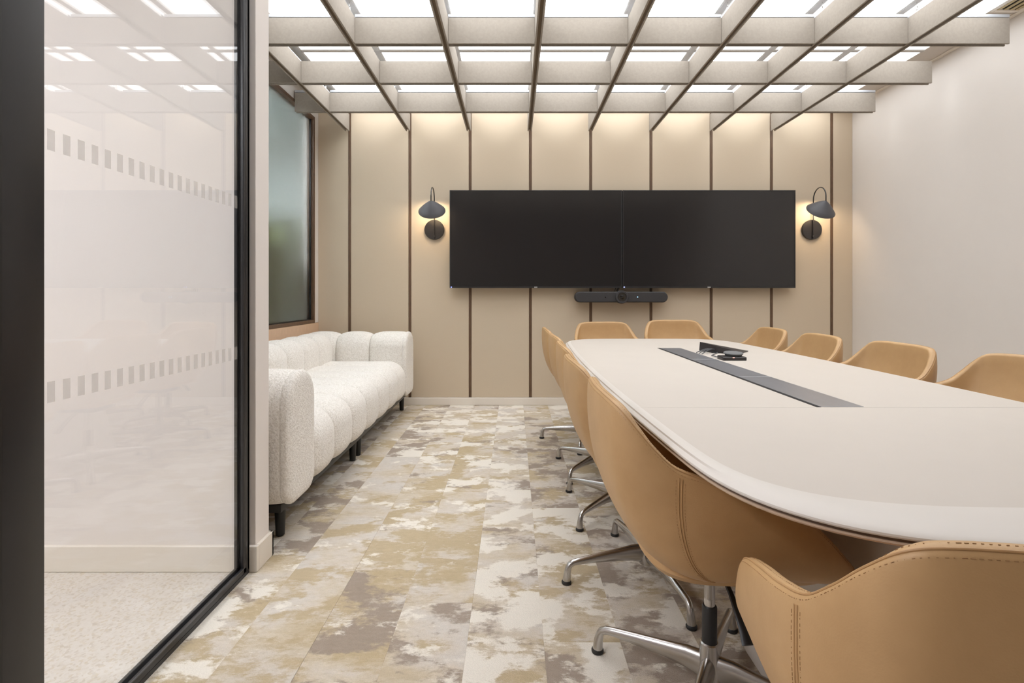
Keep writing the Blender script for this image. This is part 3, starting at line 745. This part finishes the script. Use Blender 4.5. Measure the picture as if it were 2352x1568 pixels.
# ------------------------------------------------------------------ wall lamps
def sconce(x, z, label):
    t = thing('wall_lamp', label, 'lamp', (x, BY, z), group='pair of black wall lamps')
    ryb = Matrix.Rotation(pi/2, 4, 'X')
    B().lathe([(.094, 0.0005), (.097, .003), (.097, .020), (.094, .024), (0, .025)], 56, mtx=ryb).build('wall_plate', M['lamp_black'], t)
    pts = [(.003, -.036, -.088), (.003, -.036, .05), (.003, -.036, .20), (.003, -.036, .285)]
    for i in range(1, 17):
        a = pi*i/16; pts.append((.003, -.036-.10*(1-cos(a)), .287+.100*sin(a)))
    pts.append((.003, -.236, .243))
    B().tube(pts, .0052, 12).lathe([(.009, .024), (.009, .04), (.006, .042)], 16, mtx=Matrix.Translation((.003, 0, -.07)) @ ryb).build('arm', M['lamp_black'], t)
    ax = Vector((0.03, -.67, .74)).normalized()
    q = Vector((0, 0, 1)).rotation_difference(ax).to_matrix().to_4x4()
    mt = Matrix.Translation((.003, -.236, .244)) @ q
    pr = [(.128, -.116), (.1275, -.111), (.10, -.081), (.07, -.051), (.04, -.0255), (.016, -.0085), (.007, -.0025), (0, .0005)]
    B().lathe(pr, 64, mtx=mt).build('lamp_shade', M['lamp_shade'], t, smooth=60)
    sh_ = t.children[-1]
    B().lathe([(.1272, -.1165), (.098, -.0845), (.068, -.055), (.038, -.0295), (.012, -.012)], 64, mtx=mt).build('shade_lining', M['lamp_inside'], sh_, smooth=60)
    B().lathe([(0, -.058), (.010, -.054), (.014, -.044), (.012, -.034), (.008, -.027), (.008, -.012)], 18, mtx=mt).build('bulb', M['bulb'], t)
    ld = bpy.data.lights.new('lamp_light', 'POINT'); ld.energy = SCONCE_W; ld.color = (1, .82, .60); ld.shadow_soft_size = .04
    lo = bpy.data.objects.new('lamp_light', ld); COL.objects.link(lo); lo.parent = t
    lo.location = mt @ Vector((0, 0, -.080))
# the shade lets the cap face stay open: rebuilt below without the rim cap
_l = B.lathe
def lathe_open(s, prof, n=32, mi=0, mtx=None):
    k0 = len(s.f); _l(s, prof, n, mi, mtx)
    # drop big n-gons that would close an open rim
    keep = [(f, m2) for f, m2 in zip(s.f, s.mi) if not (len(f) == 64)]
    s.f = [a for a, b2 in keep]; s.mi = [b2 for a, b2 in keep]; return s
B.lathe = lathe_open
sconce(-.777, 1.717, 'black wall lamp with a cone shade, left of the screens')
sconce(2.917, 1.717, 'black wall lamp with a cone shade, right of the screens')
B.lathe = _l

# ------------------------------------------------------------------ things on the table
zt = ZT
A = Vector((1.108, 3.045, 0)); d = Vector((.150, -.155, 0)); e = Vector((.10, .10, 0))
t = thing('touch_console', 'dark wedge shaped touch console tilted on the table beside the trough', 'touch panel', (A.x, A.y, zt))
def P(u, v, z): q = d*u+e*v; return (q.x, q.y, z)
b = B().add([P(0, 0, .006), P(1, 0, .001), P(1, 1.3, .001), P(0, 1.3, .001), P(.03, -.02, .058), P(1.02, 0, .020), P(1, 1.35, .006), P(.02, 1.35, .008)],
            [(0, 3, 2, 1), (4, 5, 6, 7), (0, 1, 5, 4), (1, 2, 6, 5), (2, 3, 7, 6), (3, 0, 4, 7)])
b.build('body', M['tablet'], t, smooth=0)
b = B().add([P(.06, .06, .0548), P(.97, .07, .0195), P(.96, 1.28, .0064), P(.07, 1.28, .0092), P(.06, .06, .0560), P(.97, .07, .0208), P(.96, 1.28, .0076), P(.07, 1.28, .0106)],
            [(0, 3, 2, 1), (4, 5, 6, 7), (0, 1, 5, 4), (1, 2, 6, 5), (2, 3, 7, 6), (3, 0, 4, 7)])
b.build('screen', M['screen'], t, smooth=0)
B().box(.045, .10, -.085, -.05, 0, .006, bev=.002, seg=1).build('foot', M['black_plastic'], t, smooth=0)
b = B()
for i, (a0, a1) in enumerate((((.045, -.062), (-.052, -.10)), ((.055, -.07), (-.050, -.135)), ((.062, -.074), (-.045, -.165)))):
    x0, y0 = a0; x1, y1 = a1
    b.tube([(x0, y0, .020), (x0-.02, y0-.012, .024), ((x0+x1)/2, (y0+y1)/2-.004, .021), (x1+.012, y1+.004, .010), (x1, y1, .0035)], .0026, 8)
b.build('cable', M['cable'], t)
t = thing('microphone_pod', 'dark table microphone pod with grey disc on top, beside the touch console', 'microphone', (1.138, 2.665, zt))
o_ = rrect(-.060, .062, -.045, .05, .02, .02, .006, .006, 5)
B().rings([[(x, y, z) for x, y in inset2(o_, dd)] for z, dd in ((0, .002), (.002, 0), (.015, 0), (.018, .003))]).build('dock', M['tablet'], t)
tm = Matrix.Translation((.018, .018, .019)) @ Matrix.Rotation(radians(4), 4, 'X')
B().lathe([(.040, 0), (.044, .006), (.049, .011), (.049, .014), (.046, .017), (0, .0185)], 40, mtx=tm).build('disc', M['pod_grey'], t)
B().box(-.012, -.002, -.0465, -.044, .013, .0175).build('indicator', M['orange_led'], t, smooth=0)
B().tube([(-.03, .03, .012), (-.05, .07, .006), (-.045, .15, .004), (.02, .25, .004), (.05, .30, .004)], .0024, 8).build('cable', M['cable'], t)
